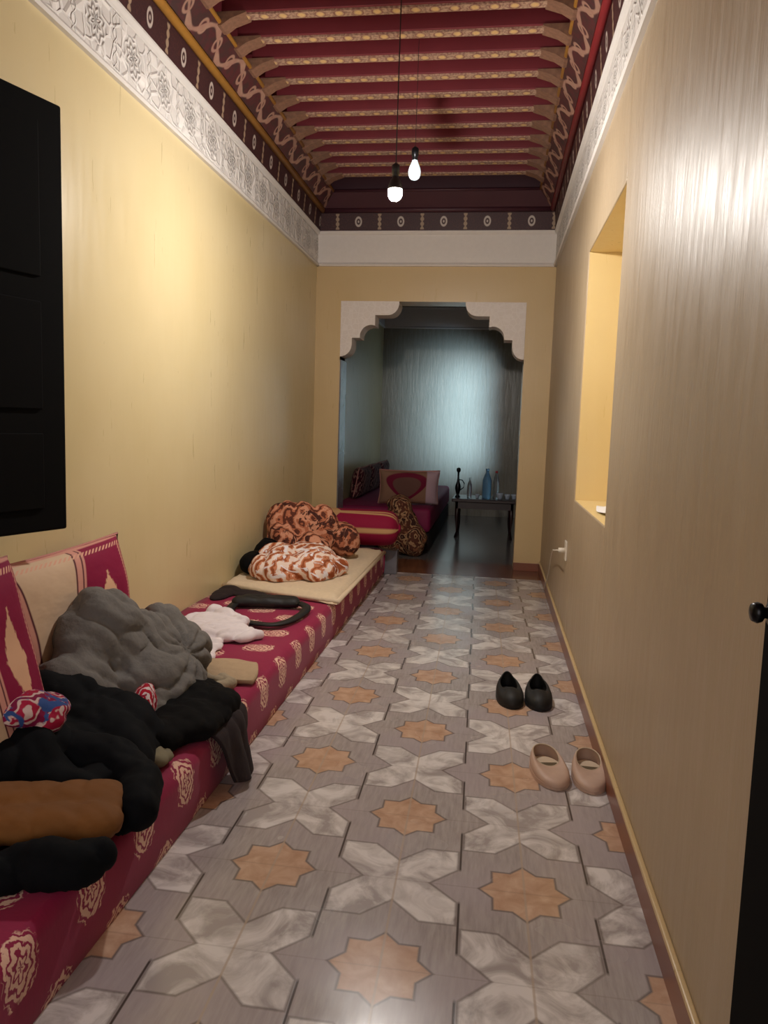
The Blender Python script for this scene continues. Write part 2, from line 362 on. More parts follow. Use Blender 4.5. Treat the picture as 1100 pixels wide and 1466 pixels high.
def cushion_mat():
    n = N('striped_brocade_cushion', .75, .25); t = n.sep(n.uv()); x, v = t[0], t[1]
    # curved bands: cream middle, ribbon stripes, crimson ends with a cream arrow motif
    k = n.ma('ADD', n.ma('ABSOLUTE', n.ma('SUBTRACT', x, .53)), n.ma('MULTIPLY', n.ma('POWER', n.ma('SUBTRACT', v, .5), 2), -.22))
    cream = n.mix(n.noise(n.uv(), 9, 3), lin('d9bfa2'), lin('c9ab90')); crim = lin('860a3c'); dk = lin('4c0620'); pk = lin('cf9486')
    c = n.mix(n.lt(.110, k, .003), cream, dk); c = n.mix(n.lt(.119, k, .003), c, pk); c = n.mix(n.lt(.150, k, .003), c, dk)
    c = n.mix(n.lt(.158, k, .003), c, pk); c = n.mix(n.lt(.172, k, .003), c, crim)
    vv = n.ma('ABSOLUTE', n.ma('SUBTRACT', v, .55)); tri = n.ma('ADD', n.ma('DIVIDE', n.ma('ABSOLUTE', n.ma('SUBTRACT', k, .31)), .085), n.ma('DIVIDE', vv, .26))
    zz = n.noise(n.mp(n.uv(), (60, 22, 1)), 1, 2)
    c = n.mix(n.lt(n.ma('ADD', tri, n.ma('MULTIPLY', zz, .5)), 1.15, .05), c, lin('dcaf8e'))
    brd = n.ma('MAXIMUM', n.ma('ABSOLUTE', n.ma('SUBTRACT', x, .5)), n.ma('ABSOLUTE', n.ma('SUBTRACT', v, .5)))
    dash = n.lt(0, n.ma('SINE', n.ma('MULTIPLY', n.ma('ADD', x, v), 260)), .3)
    c = n.mix(n.ma('MULTIPLY', n.ma('MULTIPLY', n.lt(.435, brd, .003), n.lt(brd, .462, .003)), dash), c, lin('d8a48c'))
    c = n.mix(n.lt(.485, brd, .003), c, pk)
    n.col(c); n.bump(n.noise(n.uv(), 6, 3), .3, .02); return n.m
M_cush = cushion_mat(); M_cush2 = M_cush
def stripes(name, cols, sc, dist, rot=0, cut=(.36, .46, .54, .62), rough=.85):
    n = N(name, rough, .2); v = n.mp(n.obj(), (1, 1, 1), (0, R(20), R(rot)))
    wv = n.t.nodes.new('ShaderNodeTexWave'); n.put(wv.inputs['Vector'], v); wv.inputs['Scale'].default_value = sc
    wv.inputs['Distortion'].default_value = dist; wv.inputs['Detail'].default_value = 2; wv.inputs['Detail Scale'].default_value = 2.2
    x = n.ma('ADD', n.ma('MULTIPLY', wv.outputs['Fac'], .6), n.ma('MULTIPLY', n.noise(n.obj(), 9, 2, .5, 1.5), .4)); z = n.noise(n.obj(), 7, 3, .6, 2.5)
    c = lin(cols[0])
    c = n.mix(n.lt(.32, x, .03), c, lin(cols[1])); c = n.mix(n.lt(.62, x, .03), c, lin(cols[2]))
    c = n.mix(n.lt(.58, z, .02), c, lin(cols[3])); n.col(c); n.bump(n.noise(n.obj(), 60, 2), .3, .004); return n.m
M_orange = stripes('rust_and_white_print_blanket', ('96502e', 'c2805f', 'e4d0c4', 'e2dce2'), 6, 5, 30)
M_brownp = stripes('rust_and_brown_print_pillow', ('5a3024', 'a8664a', 'c68c70', '43241f'), 6, 6, 60)
def bolstermat():
    n = N('crimson_and_gold_bolster', .75, .25); t = n.sep(n.uv()); x, v = t[0], t[1]
    a = n.ma('ABSOLUTE', n.ma('SUBTRACT', x, .22)); q = n.ma('ABSOLUTE', n.ma('SUBTRACT', v, .42))
    med = n.lt(n.ma('ADD', n.ma('DIVIDE', a, .13), n.ma('DIVIDE', q, .13)), 1, .03)
    st = n.lt(n.ma('ABSOLUTE', n.ma('SUBTRACT', q, n.ma('MULTIPLY', x, .02))), .010, .006); st2 = n.lt(n.ma('ABSOLUTE', n.ma('SUBTRACT', v, .24)), .022, .008)
    c = n.mix(n.ma('MAXIMUM', med, n.ma('MAXIMUM', st, st2)), lin('8a1038'), lin('c39a6c')); n.col(c); return n.m
M_bolster = bolstermat()
def heartmat():
    n = N('heart_brocade_cushion', .75, .25); t = n.sep(n.uv()); x, v = t[0], t[1]
    a = n.ma('ABSOLUTE', n.ma('SUBTRACT', x, .45)); y = n.ma('SUBTRACT', v, .55)
    # egg / heart outline pointing down
    wd = n.ma('ADD', .27, n.ma('MULTIPLY', y, .42)); e = n.ma('SQRT', n.ma('ADD', n.ma('POWER', n.ma('DIVIDE', a, wd), 2), n.ma('POWER', n.ma('DIVIDE', y, .38), 2)))
    c = n.mix(n.lt(e, 1.12, .03), lin('8c6a56'), lin('6e1030')); c = n.mix(n.lt(e, .80, .03), c, lin('6b4a42'))
    c = n.mix(n.lt(.78, x, .01), c, lin('b59aa6')); n.col(c); return n.m
M_heart = heartmat()
M_darkcush = stripes('plum_patterned_cushion', ('3a1420', '4e1a2a', '8a6a60', '2a1016'), 7, 6, 10)
M_grey = plain('grey_fleece', '6c6966', .95, .15, 60, .35)
M_navy = plain('navy_black_fabric', '04060b', .85, .4, 18, .2); M_navy.node_tree.nodes['Principled BSDF'].inputs['Specular IOR Level'].default_value = .15
M_brownj = plain('tobacco_brown_fabric', '744818', .85, .25, 14, .3)
M_darkg = plain('black_knit_fabric', '060506', .9, .3, 30, .3); M_darkg.node_tree.nodes['Principled BSDF'].inputs['Specular IOR Level'].default_value = .15
M_dkmaroon = plain('dark_maroon_fabric', '1c0c10', .9, .25, 30, .3)
M_olive = plain('olive_beige_fabric', '77705a', .9, .25, 20, .3)
M_redprint = stripes('red_and_white_print_cloth', ('a8122c', 'a8122c', 'd6c8cc', '8a1030'), 14, 5, 30)
M_multi = stripes('white_red_and_blue_print_cloth', ('a31c3e', 'cdb4b0', '7c1440', '34508c'), 6, 8, 20)
M_whitec = plain('white_cotton', 'e2dadf', .9, .06, 20, .3)
M_beige = plain('beige_cotton', 'b39a7c', .9, .12, 30, .3)
M_taupe = plain('taupe_knit', '9c8e78', .95, .15, 60, .4)
M_pad = plain('cream_quilted_cotton', 'd6c2a6', .9, .1, 40, .35)
M_strap = plain('black_webbing', '0e0e10', .6, .3, 40)
M_shutter = plain('dark_stained_wood', '050404', .9, .3, 8); M_shutter.node_tree.nodes['Principled BSDF'].inputs['Specular IOR Level'].default_value = .12
M_wood = plain('dark_red_brown_wood', '2c1414', .35, .3, 8)
M_tan = stripes('brown_and_tan_blanket', ('3c2420', 'a88462', '5a3428', '8a5a40'), 6, 6, 80)
M_shoeb = plain('black_canvas', '0c0c0d', .65, .3, 30)
M_shoep = plain('pinkish_beige_rubber', 'ba9c8a', .55, .12, 30)
M_insb = plain('grey_insole', '3a3638', .8, .2, 30)
M_insp = plain('cream_insole', 'c9b59c', .8, .08, 30)
M_lbl = plain('pale_heel_label', 'b4a6a6', .7, .1, 40)
M_lblp = plain('dark_olive_lining', '5c4c34', .8, .15, 30)
M_rim = plain('cream_rubber_rim', 'b8a48c', .6, .1, 30)
M_cord = plain('black_cable', '141010', .5, .1, 30)
M_wcable = plain('white_plastic', 'd8cfc0', .4, .06, 30)
M_paper = plain('white_paper', 'e8e8ea', .7, .04, 40)
M_metal = plain('dark_metal', '1c1c20', .3, .2, 30, Metallic=.8)
M_cap = plain('red_plastic', 'c03038', .4, .1, 30)
n = N('blue_tinted_plastic', .12, .5, Transmission_Weight=.6, IOR=1.2); n.col(lin('8ec2ec')); M_blue = n.m
n = N('clear_plastic', .08, .5, Transmission_Weight=.9, IOR=1.2); n.col(lin('d6dee6')); M_clear = n.m
n = N('glazed_white_cup', .2, .5); n.col(n.mix(n.noise(n.obj(), 20), lin('c8d4e6'), lin('aebcd4'))); M_cup = n.m
n = N('lit_frosted_glass', .3); n.col(lin('ffffff')); n.b.inputs['Emission Color'].default_value = (1, .945, .885, 1); n.b.inputs['Emission Strength'].default_value = BULB; M_lit = n.m
n = N('unlit_bulb_painted_glow', .3); n.col(n.mix(n.noise(n.obj(), 3), lin('d2e6f0'), lin('dcf0f6'))); n.b.inputs['Emission Color'].default_value = (.72, .9, 1, 1); n.b.inputs['Emission Strength'].default_value = .30; M_unlit = n.m  # bulb is unlit; low emission stands in for light from its neighbour

# ------------------------------------------------------------------ room shell
XL, XR, YE, ZB, ZC = -1.712, .478, 7.145, 2.763, 3.074
Y0, YF, WT = -1.5, 11.53, .26     # back of room behind the camera, far wall, end wall thickness
struct(MB().box((XL-.3, Y0-.3, -.12), (XR+.5, 6.72, 0)).build('floor', M_floor))
struct(MB().box((XL, 6.72, -.12), (XR, YE+WT+.02, 0)).build('trim_1', M_border))
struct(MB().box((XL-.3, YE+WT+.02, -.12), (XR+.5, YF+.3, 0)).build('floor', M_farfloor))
# left wall with the shutter window opening (Y 1.75..2.5)
m = MB(); X1 = XL-.28
m.box((X1, Y0, 0), (XL, 1.45, ZC+.2)); m.box((X1, 2.42, 0), (XL, YF, ZC+.2))
m.box((X1, 1.45, 0), (XL, 2.42, .86)); m.box((X1, 1.45, 2.34), (XL, 2.42, ZC+.2))
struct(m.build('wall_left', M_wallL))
# right wall with deep niche and, further on, the far room window
m = MB(); X2 = XR+.42
def hole_wall(m, y0, y1, holes):
    y = y0
    for a, b, z0, z1 in holes:
        m.box((XR, y, 0), (X2, a, ZC+.2)); m.box((XR, a, 0), (X2, b, z0)); m.box((XR, a, z1), (X2, b, ZC+.2)); y = b
    m.box((XR, y, 0), (X2, y1, ZC+.2))
hole_wall(m, Y0, YE+.13, [(3.29, 4.535, .91, 2.31)])
m.box((XR+.36, 3.2, .8), (X2+.02, 4.6, 2.4))
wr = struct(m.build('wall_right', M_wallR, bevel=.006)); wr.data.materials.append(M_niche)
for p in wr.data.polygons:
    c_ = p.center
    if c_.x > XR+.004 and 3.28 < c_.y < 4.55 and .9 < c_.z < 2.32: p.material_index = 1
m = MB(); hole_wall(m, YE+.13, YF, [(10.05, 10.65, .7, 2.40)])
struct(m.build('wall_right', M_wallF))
fr = struct(empty('window_2', (XR+.3, 10.35, .7)))
m = MB()
for y in (-.26, .22): m.box((-.02, y, 0), (.02, y+.04, 1.7))
m.box((-.02, -.22, 0), (.02, .22, .04)); m.box((-.02, -.22, 1.66), (.02, .22, 1.7)); m.build('window_frame', M_shutter, fr)
# end wall round the arch opening
AL, AR, AT = -1.471, .232, 2.450
m = MB(); m.box((XL, YE, 0), (AL, YE+WT, ZC+.2)); m.box((AR, YE, 0), (XR, YE+WT, ZC+.2)); m.box((AL, YE, AT), (AR, YE+WT, ZC+.2))
struct(m.build('wall_end', M_wallE))
struct(MB().box((AL-.001, YE+.005, 0), (AL+.012, YE+WT+.01, AT-.54)).build('trim_2', M_marble))
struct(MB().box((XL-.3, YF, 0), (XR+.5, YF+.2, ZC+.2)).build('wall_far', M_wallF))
m = MB(); m.box((XL-.3, Y0-.2, 0), (XR+.5, Y0, ZC+.6)); struct(m.build('wall_back', M_wallL))
# scalloped stucco corners of the arch
def arc(cx, cy, rr, a0, a1, k=7): return [(cx+rr*math.cos(R(a0+(a1-a0)*i/k)), cy+rr*math.sin(R(a0+(a1-a0)*i/k))) for i in range(k+1)]
prof = [(0, 0), (.545, 0), (.548, -.03)]+arc(.44, -.02, .105, -5, -90)+[(.325, -.125), (.325, -.215)]+arc(.29, -.32, .105, 70, 180)[0:8]+[(.185, -.335), (.11, -.335)]+[(.11, -.40)]+arc(.0, -.40, .108, -5, -90)+[(0, -.55)]
prof = [(p, max(q, -.55)) for p, q in prof]
for nm, sgn, x0 in (('trim_3', 1, AL), ('trim_4', -1, AR)):
    m = MB(); m.prism(prof if sgn > 0 else prof[::-1], lambda p, q, d: (x0+sgn*p, d, AT+q), YE-.008, YE+WT-.03); struct(m.build(nm, M_stucco2))
# cornices: local x runs along the wall, local z is height about the middle
def run(name, mat, a, b, zc, off, poly, parent=None, skind=True):
    """extrude a profile (outward distance, height) along a->b; object origin at a, local x along the run"""
    a, b = Vector(a), Vector(b); L = (b-a).length; ang = math.atan2((b-a).y, (b-a).x)
    m = MB(); m.prism(poly, lambda p, q, d: (d, p, q), 0, L)
    o = m.build(name, mat, parent); o.location = (a.x, a.y, zc); o.rotation_euler = (0, 0, ang)
    if skind and not parent: struct(o)
    return o
hh = (ZC-ZB)/2; zc = (ZC+ZB)/2
corn = [(-.01, -hh), (.022, -hh), (.03, -hh+.012), (.022, -hh+.026), (.012, -hh+.032), (.012, hh-.032), (.022, hh-.026), (.034, hh-.010), (.034, hh), (-.01, hh)]
flip = lambda pl: [(-p, q) for p, q in pl][::-1]
run('trim_5', M_stucco, (XL, Y0, 0), (XL, YE, 0), zc, 0, flip(corn))
run('trim_6', M_stucco, (XR, Y0, 0), (XR, YE, 0), zc, 0, corn)
run('trim_7', M_plaster, (XL, YE, 0), (XR, YE, 0), zc, 0, flip(corn))
run('trim_8', M_plaster, (XL, YF, 0), (XR, YF, 0), zc, 0, flip(corn))
run('trim_9', M_plaster, (XL, YE+WT, 0), (XL, YF, 0), zc, 0, flip(corn))
# baseboards
struct(MB().box((XR-.014, Y0, 0), (XR, YE, .085)).build('baseboard_right', M_base, bevel=.003))
struct(MB().box((AR, YE-.014, 0), (XR-.014, YE, .075)).build('baseboard_end', M_base, bevel=.003))
struct(MB().box((XR-.016, Y0, .085), (XR, YE-.01, .100)).build('trim_10', M_wallE, bevel=.004))

# ------------------------------------------------------------------ painted wooden ceiling
ceil = struct(empty('ceiling', (0, 0, 0)))
def band(name, mat, prof, side_mats=None):
    """frieze/cove pieces on left, right and end walls; prof = (inset0,z0,inset1,z1)"""
    i0, z0, i1, z1 = prof; zm = (z0+z1)/2; t = .03
    for s_ in ('L', 'R', 'E'):
        if s_ == 'L': a, b, sg = (XL, Y0, 0), (XL, YE, 0), -1
        elif s_ == 'R': a, b, sg = (XR, Y0, 0), (XR, YE, 0), 1
        else: a, b, sg = (XL, YE, 0), (XR, YE, 0), -1
        poly = [(sg*i0, z0-zm), (sg*i1, z1-zm), (sg*(i1-t), z1-zm+t), (sg*(i0-t), z0-zm+t)]
        run(name, side_mats[s_] if side_mats else mat, a, b, zm, 0, poly, ceil)
band('frieze', M_frieze, (.03, ZC-.002, .045, 3.235))
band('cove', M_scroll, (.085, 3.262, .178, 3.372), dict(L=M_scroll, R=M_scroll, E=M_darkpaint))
def rail(name, ins, z, rad, mats):
    for s_, a, b in (('L', (XL+ins, Y0, z), (XL+ins, YE-ins, z)), ('R', (XR-ins, Y0, z), (XR-ins, YE-ins, z)), ('E', (XL+ins, YE-ins, z), (XR-ins, YE-ins, z))):
        MB().tube([a, b], rad, 10).build(name, mats[s_], ceil, True)
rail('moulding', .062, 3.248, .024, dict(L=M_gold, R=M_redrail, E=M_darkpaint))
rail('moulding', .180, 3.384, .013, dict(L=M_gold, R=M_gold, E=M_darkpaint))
MB().box((XL-.3, Y0-.2, 3.56), (XR+.5, YE+.1, 3.62)).build('ceiling_board', M_redpaint, ceil)
MB().box((XL-.3, Y0, 3.27), (XL+.0, YE, 3.6)).box((XR, Y0, 3.27), (XR+.3, YE, 3.6)).box((XL-.3, YE-.02, 3.27), (XR+.3, YE+.3, 3.6)).build('side_board', M_darkpaint, ceil)
BZ, BW = 3.425, .085
for k in range(-4, 12):
    yb = 4.13+.255*k
    if yb > 6.9: break
    o = MB().box((XL+.19, -BW/2, .006), (XR-.19, BW/2, .135)).build('beam', M_redpaint, ceil, bevel=.004); o.location = (0, yb, BZ)
    s_ = MB().box((XL+.30, -.030, -.004), (XR-.30, .030, .006)).build('painted_strip', M_strip, o)
    for sg, xw in ((1, XL), (-1, XR)):
        poly = [(.16, -.06), (.19, -.062), (.24, -.03), (.325, -.002), (.325, .006), (.16, .006)]
        m = MB(); m.prism(poly, lambda p, q, d: (xw+sg*p, d, q), -.05, .05); m.build('bracket', M_bracket, o)
# dark ceiling of the far room
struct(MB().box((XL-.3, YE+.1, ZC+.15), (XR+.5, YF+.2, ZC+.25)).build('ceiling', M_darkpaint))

# ------------------------------------------------------------------ dark shutter, left window
win = struct(empty('window_1', (XL, 1.935, .86)))
m = MB(); m.box((-.10, -.485, 0), (-.04, -.43, 1.48)); m.box((-.10, .43, 0), (-.04, .485, 1.48)); m.box((-.10, -.43, 0), (-.04, .43, .05)); m.box((-.10, -.43, 1.43), (-.04, .43, 1.48)); m.box((-.13, -.485, 0), (-.10, .485, 1.48))
m.build('window_frame', M_shutter, win)
sl = MB(); LW = .74
sl.box((-.018, 0, 0), (.018, LW, 1.44)); o = sl.build('shutter_leaf', M_shutter, win, bevel=.008, seg=3)
ang = math.atan2(.212, .65)      # leaf swung open into the room
o.location = (-.035, -.11, .04); o.rotation_euler = (0, 0, -ang)
for z0, z1 in ((.08, .34), (.42, .78), (.86, 1.36)):
    p = MB().box((.018, .10, z0), (.026, LW-.10, z1)).build('shutter_panel', M_shutter, o, bevel=.006)
# ------------------------------------------------------------------ dark door leaf at the right edge
dr = struct(empty('door_1', (.418, 1.20, 0))); dr.rotation_euler = (0, 0, R(3))
MB().box((0, -.8, .01), (.04, 0, 2.05)).build('door_leaf', M_shutter, dr, bevel=.004)
kn = MB(); T = Matrix.Translation((0, -.03, 1.045)) @ Matrix.Rotation(R(-90), 4, 'Y')
kn.lathe([(.02, 0), (.021, .004), (.009, .008), (.008, .014), (.014, .018), (.016, .024), (.013, .031), (.003, .033)], 20, T)
kn.build('door_knob', M_metal, dr, True)

# ------------------------------------------------------------------ hanging bulbs
def bulb(nm, x, y, z, top, glass, sc=1.0, label='', grp=None):
    b = empty(nm, (x, y, z)); tag(b, label, 'light bulb')
    pr = [(.001, -.052), (.014, -.050), (.024, -.042), (.030, -.028), (.031, -.012), (.027, .006), (.020, .022), (.015, .034), (.014, .040)]
    pr = pr[:5]+[(.0300, -.004)] if glass is M_lit else pr
    MB().lathe([(p*sc, q*sc) for p, q in pr], 24).build('glass_bulb', glass, b, True)
    col_ = [(.0315, -.005), (.032, .0), (.030, .012), (.022, .034)] if glass is M_lit else [(.014, .040)]  # wide collar on the lit bulb is added to keep light off the ceiling
    MB().lathe([(p*sc, q*sc) for p, q in col_]+[(.0145*sc, .044*sc), (.014*sc, .060*sc), (.017*sc, .062*sc), (.017*sc, .095*sc), (.006*sc, .105*sc)], 18).build('socket', M_cord if glass is M_lit else M_metal, b, True)
    MB().tube([(0, 0, .10*sc), (0, 0, top-z)], .0028 if glass is M_lit else .0014, 6).build('cord', M_cord, b)
    return b
bulb('hanging_bulb', -.545, 3.90, 2.475, 3.56, M_lit, 1.15, 'glowing white bulb hanging on a black cord from the red ceiling')
bulb('hanging_bulb', -.515, 4.45, 2.745, 3.56, M_unlit, 1.15, 'unlit bluish-white bulb, faint glow painted on, just above and right of the glowing bulb')

# ------------------------------------------------------------------ banquette
SF, ST = -.910, .225
def banquette():
    o = empty('banquette', (XL, .3, 0)); tag(o, 'long low crimson banquette mattress with gold medallions along the left wall', 'sofa')
    rr = .05; pr = [(SF-.012, 0), (SF-.004, .03), (SF, .08), (SF, ST-rr)]
    pr += [(SF-rr+rr*math.cos(R(a)), ST-rr+rr*math.sin(R(a))) for a in (15, 30, 45, 60, 75, 90)]
    pr += [(SF-rr-(i+1)/14*(SF-rr-XL-.012), ST) for i in range(14)]+[(XL+.006, ST-.03), (XL+.006, .0)]
    arc_ = [0]
    for i in range(1, len(pr)): arc_.append(arc_[-1]+math.dist(pr[i], pr[i-1]))
    y0, y1, k = .3, 6.56, 140; V = []; UV = []; Fc = []; n_ = len(pr)
    for j in range(k+1):
        y = y0+(y1-y0)*j/k
        for i, (x, z) in enumerate(pr):
            e = noise.noise(Vector((x*3, y*2.2, z*3)))*.010*(1 if z > .05 else .3)
            V.append((x+(e if i < 8 else 0)-XL, y-.3, max(0, z+(e if i >= 8 and i < n_-2 else 0)))); UV.append((y, arc_[i]))
    for j in range(k):
        for i in range(n_-1): Fc.append((j*n_+i, j*n_+i+1, (j+1)*n_+i+1, (j+1)*n_+i))
    Fc += [tuple(range(n_)), tuple(range(k*n_, (k+1)*n_))[::-1]]
    me = mesh('mattress', V, Fc, M_crimson, o, True, UV)
    for end in (.3, 6.56):
        MB().tube([(x-XL+.002, end-.3, max(.004, z)) for x, z in pr[:-1]], .006, 6).build('piping', M_crimson, o, True)
    return o
banquette()
o = MB().box((XL+.05, 6.60, 0), (-.80, 6.72, .215)).build('end_block', M_marble, bevel=.008); tag(o, 'grey marble block closing the far end of the crimson banquette', 'block')

# big striped cushions leaning on the left wall
def place_cushion(nm, loc, rz, lean, wd, ht, th, mat, label, group=None, fringe=False, cat='cushion'):
    e = empty(nm, loc); e.rotation_euler = (R(lean), 0, R(rz)); tag(e, label, cat, group)
    cushion('cover', wd, ht, th, mat, e)
    m = MB(); w2, h2 = wd/2, ht
    pts = []
    for a, b in ((-1, -1), (1, -1), (1, 1), (-1, 1), (-1, -1)): pts.append((a, b))
    path = []
    for i in range(4):
        for k in range(12):
            t = k/12; a = pts[i][0]+(pts[i+1][0]-pts[i][0])*t; b = pts[i][1]+(pts[i+1][1]-pts[i][1])*t
            path.append((a*w2*(1-.06*(1-b*b)*abs(a)), 0, b*h2/2*(1-.06*(1-a*a)*abs(b))+h2/2))
    path.append(path[0]); m.tube(path, .006, 6, False)
    m.build('piping', mat_pipe, e, True)
    return e
mat_pipe = plain('pink_piping', 'b87c74', .8, .1, 30)
place_cushion('cushion', (-1.50, 2.475, ST+.012), -90-2, 11, 1.16, .58, .16, M_cush, 'large crimson cushion with cream centre panel and ribbon stripes, below the dark shutter')
place_cushion('cushion', (-1.30, 1.78, ST+.012), -90-6, 16, .60, .66, .15, M_cush2, 'taller crimson and cream cushion at the left edge, nearer than the large one')

# ------------------------------------------------------------------ clothes and cloths on the banquette
o = heap('printed_scarf', [('e', (-1.28, 1.92, .475), (.06, .09, .045), 0), ('e', (-1.25, 1.98, .44), (.06, .09, .05), 20)], M_multi, None, .009, 6, ST+.002, dirv=(.3, .4, .8), freq=13, amp=.016, warp=.15, wsc=4, low=.006, lsc=8, seed=4)
tag(o, 'small bundled scarf with white, red and blue print by the left edge', 'scarf')
g = heap('fleece_blanket', [('e', (-1.39, 2.55, .43), (.14, .22, .24)), ('e', (-1.33, 2.72, .38), (.15, .20, .18)), ('e', (-1.33, 2.93, .40), (.12, .12, .135)), ('e', (-1.24, 2.88, .36), (.11, .16, .12)),
      ('e', (-1.26, 2.62, .33), (.17, .24, .12)), ('e', (-1.37, 2.34, .36), (.12, .16, .14)), ('e', (-1.24, 2.42, .29), (.15, .15, .08)), ('e', (-1.15, 2.66, .29), (.09, .18, .08))],
     M_grey, None, .010, 12, ST+.002, dirv=(.75, .25, .75), freq=6, amp=.046, warp=.34, wsc=3.2, low=.026, lsc=5, seed=3, sharp=.9, gather=(-1.27, 2.82, .36), nf=12, sec=.22)
tag(g, 'rumpled grey fleece blanket heaped in front of the large crimson cushion', 'blanket')

bj = empty('jacket', (-1.25, 1.95, ST)); tag(bj, 'black padded jacket with a tobacco brown panel, lying at the near end of the banquette', 'jacket')
def loc(o, e):
    for v in o.data.vertices: v.co -= e.location
    return o
loc(heap('jacket_body', [('e', (-1.45, 2.16, .32), (.24, .26, .13), 0), ('e', (-1.24, 2.20, .30), (.20, .22, .11), 15), ('e', (-1.40, 1.90, .32), (.26, .20, .15), 15), ('e', (-1.12, 2.06, .28), (.14, .15, .08), 20), ('e', (-1.12, 2.22, .27), (.13, .12, .06), 20), ('e', (-1.38, 2.22, .36), (.14, .14, .12)),
      ('e', (-1.15, 1.86, .27), (.2, .09, .07), 25), ('c', (-1.45, 1.29, .28), (-.89, 1.585, .262), .065, .05), ('c', (-1.45, 1.6, .26), (-.93, 1.78, .255), .06, .05)],
     M_navy, bj, .012, 8, ST+.002, dirv=(.3, .9, .2), freq=8, amp=.028, warp=.22, wsc=3, low=.015, lsc=6, seed=5), bj)
loc(heap('brown_panel', [('c', (-1.50, 1.44, .33), (-.955, 1.715, .285), .08, .07, .6), ('c', (-1.50, 1.54, .35), (-.985, 1.80, .30), .08, .065, .6), ('c', (-.96, 1.69, .285), (-.96, 1.80, .29), .055, .055, .7)], M_brownj, bj, .008, 3, ST+.01,
     dirv=(1, .1, .2), freq=12, amp=.013, warp=.28, wsc=3.5, low=.006, lsc=8, seed=2, sharp=.6, sec=.1), bj)
loc(heap('sleeve', [('c', (-1.34, 1.98, .33), (-1.05, 2.0, .30), .085, .075), ('c', (-1.05, 2.0, .30), (-.93, 1.92, .285), .07, .066), ('c', (-.94, 1.93, .285), (-.885, 1.81, .27), .066, .058)], M_navy, bj, .010, 6, ST+.002,
     dirv=(1, .2, .2), freq=9, amp=.014, warp=.2, wsc=4, low=.008, lsc=8, seed=8), bj)

dg_ = empty('pullover', (-1.0, 2.5, ST)); tag(dg_, 'black and dark maroon pullover spilling over the front edge of the banquette', 'pullover')
loc(heap('pullover_body', [('e', (-1.12, 2.62, .27), (.17, .20, .06), 10), ('e', (-1.03, 2.42, .265), (.14, .17, .055)), ('e', (-1.10, 2.28, .26), (.14, .12, .05)), ('e', (-.96, 2.55, .26), (.08, .16, .045))],
     M_darkg, dg_, .010, 4, ST+.002, dirv=(.5, .8, 0), freq=7, amp=.018, warp=.4, wsc=4, low=.015, lsc=8, seed=4), dg_)
loc(sheet('hanging_sleeve', [[(-1.02, 2.72, .255), (-1.0, 2.60, .268), (-.99, 2.48, .262), (-1.0, 2.36, .255)],
      [(-.95, 2.70, .245), (-.93, 2.60, .252), (-.92, 2.50, .25), (-.93, 2.38, .245)],
      [(-.893, 2.70, .215), (-.880, 2.60, .22), (-.875, 2.50, .215), (-.885, 2.40, .21)],
      [(-.885, 2.67, .12), (-.855, 2.60, .12), (-.845, 2.52, .11), (-.865, 2.44, .11)],
      [(-.880, 2.66, .045), (-.835, 2.60, .03), (-.815, 2.52, .025), (-.84, 2.46, .04)]], M_dkmaroon, dg_, 10, .012,
      dict(dirv=(.1, 1, 0), freq=11, amp=.014, warp=.15, wsc=4, low=.006, lsc=8)), dg_)
o = heap('printed_cloth', [('e', (-1.145, 2.385, .315), (.04, .09, .085), 10), ('e', (-1.15, 2.31, .285), (.06, .07, .055))], M_redprint, None, .008, 3, ST+.002, dirv=(1, .3, 0), freq=14, amp=.008, warp=.3, wsc=5, low=.008, lsc=10)
tag(o, 'red and white printed cloth poking out under the grey fleece blanket', 'cloth')
o = heap('crumpled_cloth', [('e', (-1.08, 2.18, .25), (.14, .085, .035), -20), ('e', (-1.17, 2.26, .255), (.08, .06, .045), 20)], M_olive, None, .009, 3, ST+.002, dirv=(1, .6, 0), freq=12, amp=.012, warp=.4, wsc=5, low=.01, lsc=9)
tag(o, 'crumpled olive beige cloth between the black jacket and the dark pullover', 'cloth')
o = heap('white_shirt', [('e', (-1.42, 3.76, .245), (.19, .18, .030), 20), ('e', (-1.27, 3.60, .243), (.15, .12, .028), -25), ('e', (-1.33, 3.36, .238), (.10, .20, .016), 10), ('c', (-1.48, 3.93, .262), (-1.26, 3.78, .258), .034, .026), ('c', (-1.36, 3.50, .252), (-1.12, 3.60, .245), .03, .024), ('e', (-1.27, 3.22, .236), (.06, .10, .012), 20)],
     M_whitec, None, .008, 3, ST+.002, dirv=(.8, -.5, 0), freq=10, amp=.024, warp=.25, wsc=4, low=.008, lsc=8, seed=6)
tag(o, 'crumpled white shirt on the crimson banquette beside the grey fleece', 'shirt')
o = sheet('folded_towel', [[(-1.26, 3.14, .245), (-1.10, 3.15, .25), (-.99, 3.13, .248)], [(-1.24, 3.05, .268), (-1.08, 3.06, .268), (-.955, 3.06, .262)], [(-1.22, 2.97, .262), (-1.07, 2.96, .262), (-.93, 2.98, .255)], [(-1.20, 2.92, .243), (-1.06, 2.90, .243), (-.935, 2.93, .24)]], M_beige, None, 8, .020, dict(dirv=(0, 1, 0), freq=9, amp=.006, warp=.1, wsc=4, low=.004, lsc=8))
tag(o, 'folded beige cloth at the front edge of the banquette, nearer than the white shirt', 'cloth')
o = heap('knitted_sock', [('c', (-1.20, 2.86, .25), (-1.04, 2.80, .25), .026, .026), ('c', (-1.04, 2.80, .25), (-1.0, 2.86, .252), .026, .026), ('c', (-1.0, 2.86, .252), (-1.06, 2.92, .25), .026, .022), ('c', (-1.15, 2.92, .25), (-1.06, 2.87, .25), .024, .022)], M_taupe, None, .007, 2, ST+.002, dirv=(1, .4, 0), freq=20, amp=.005, warp=.2, wsc=5, low=.004, lsc=12)
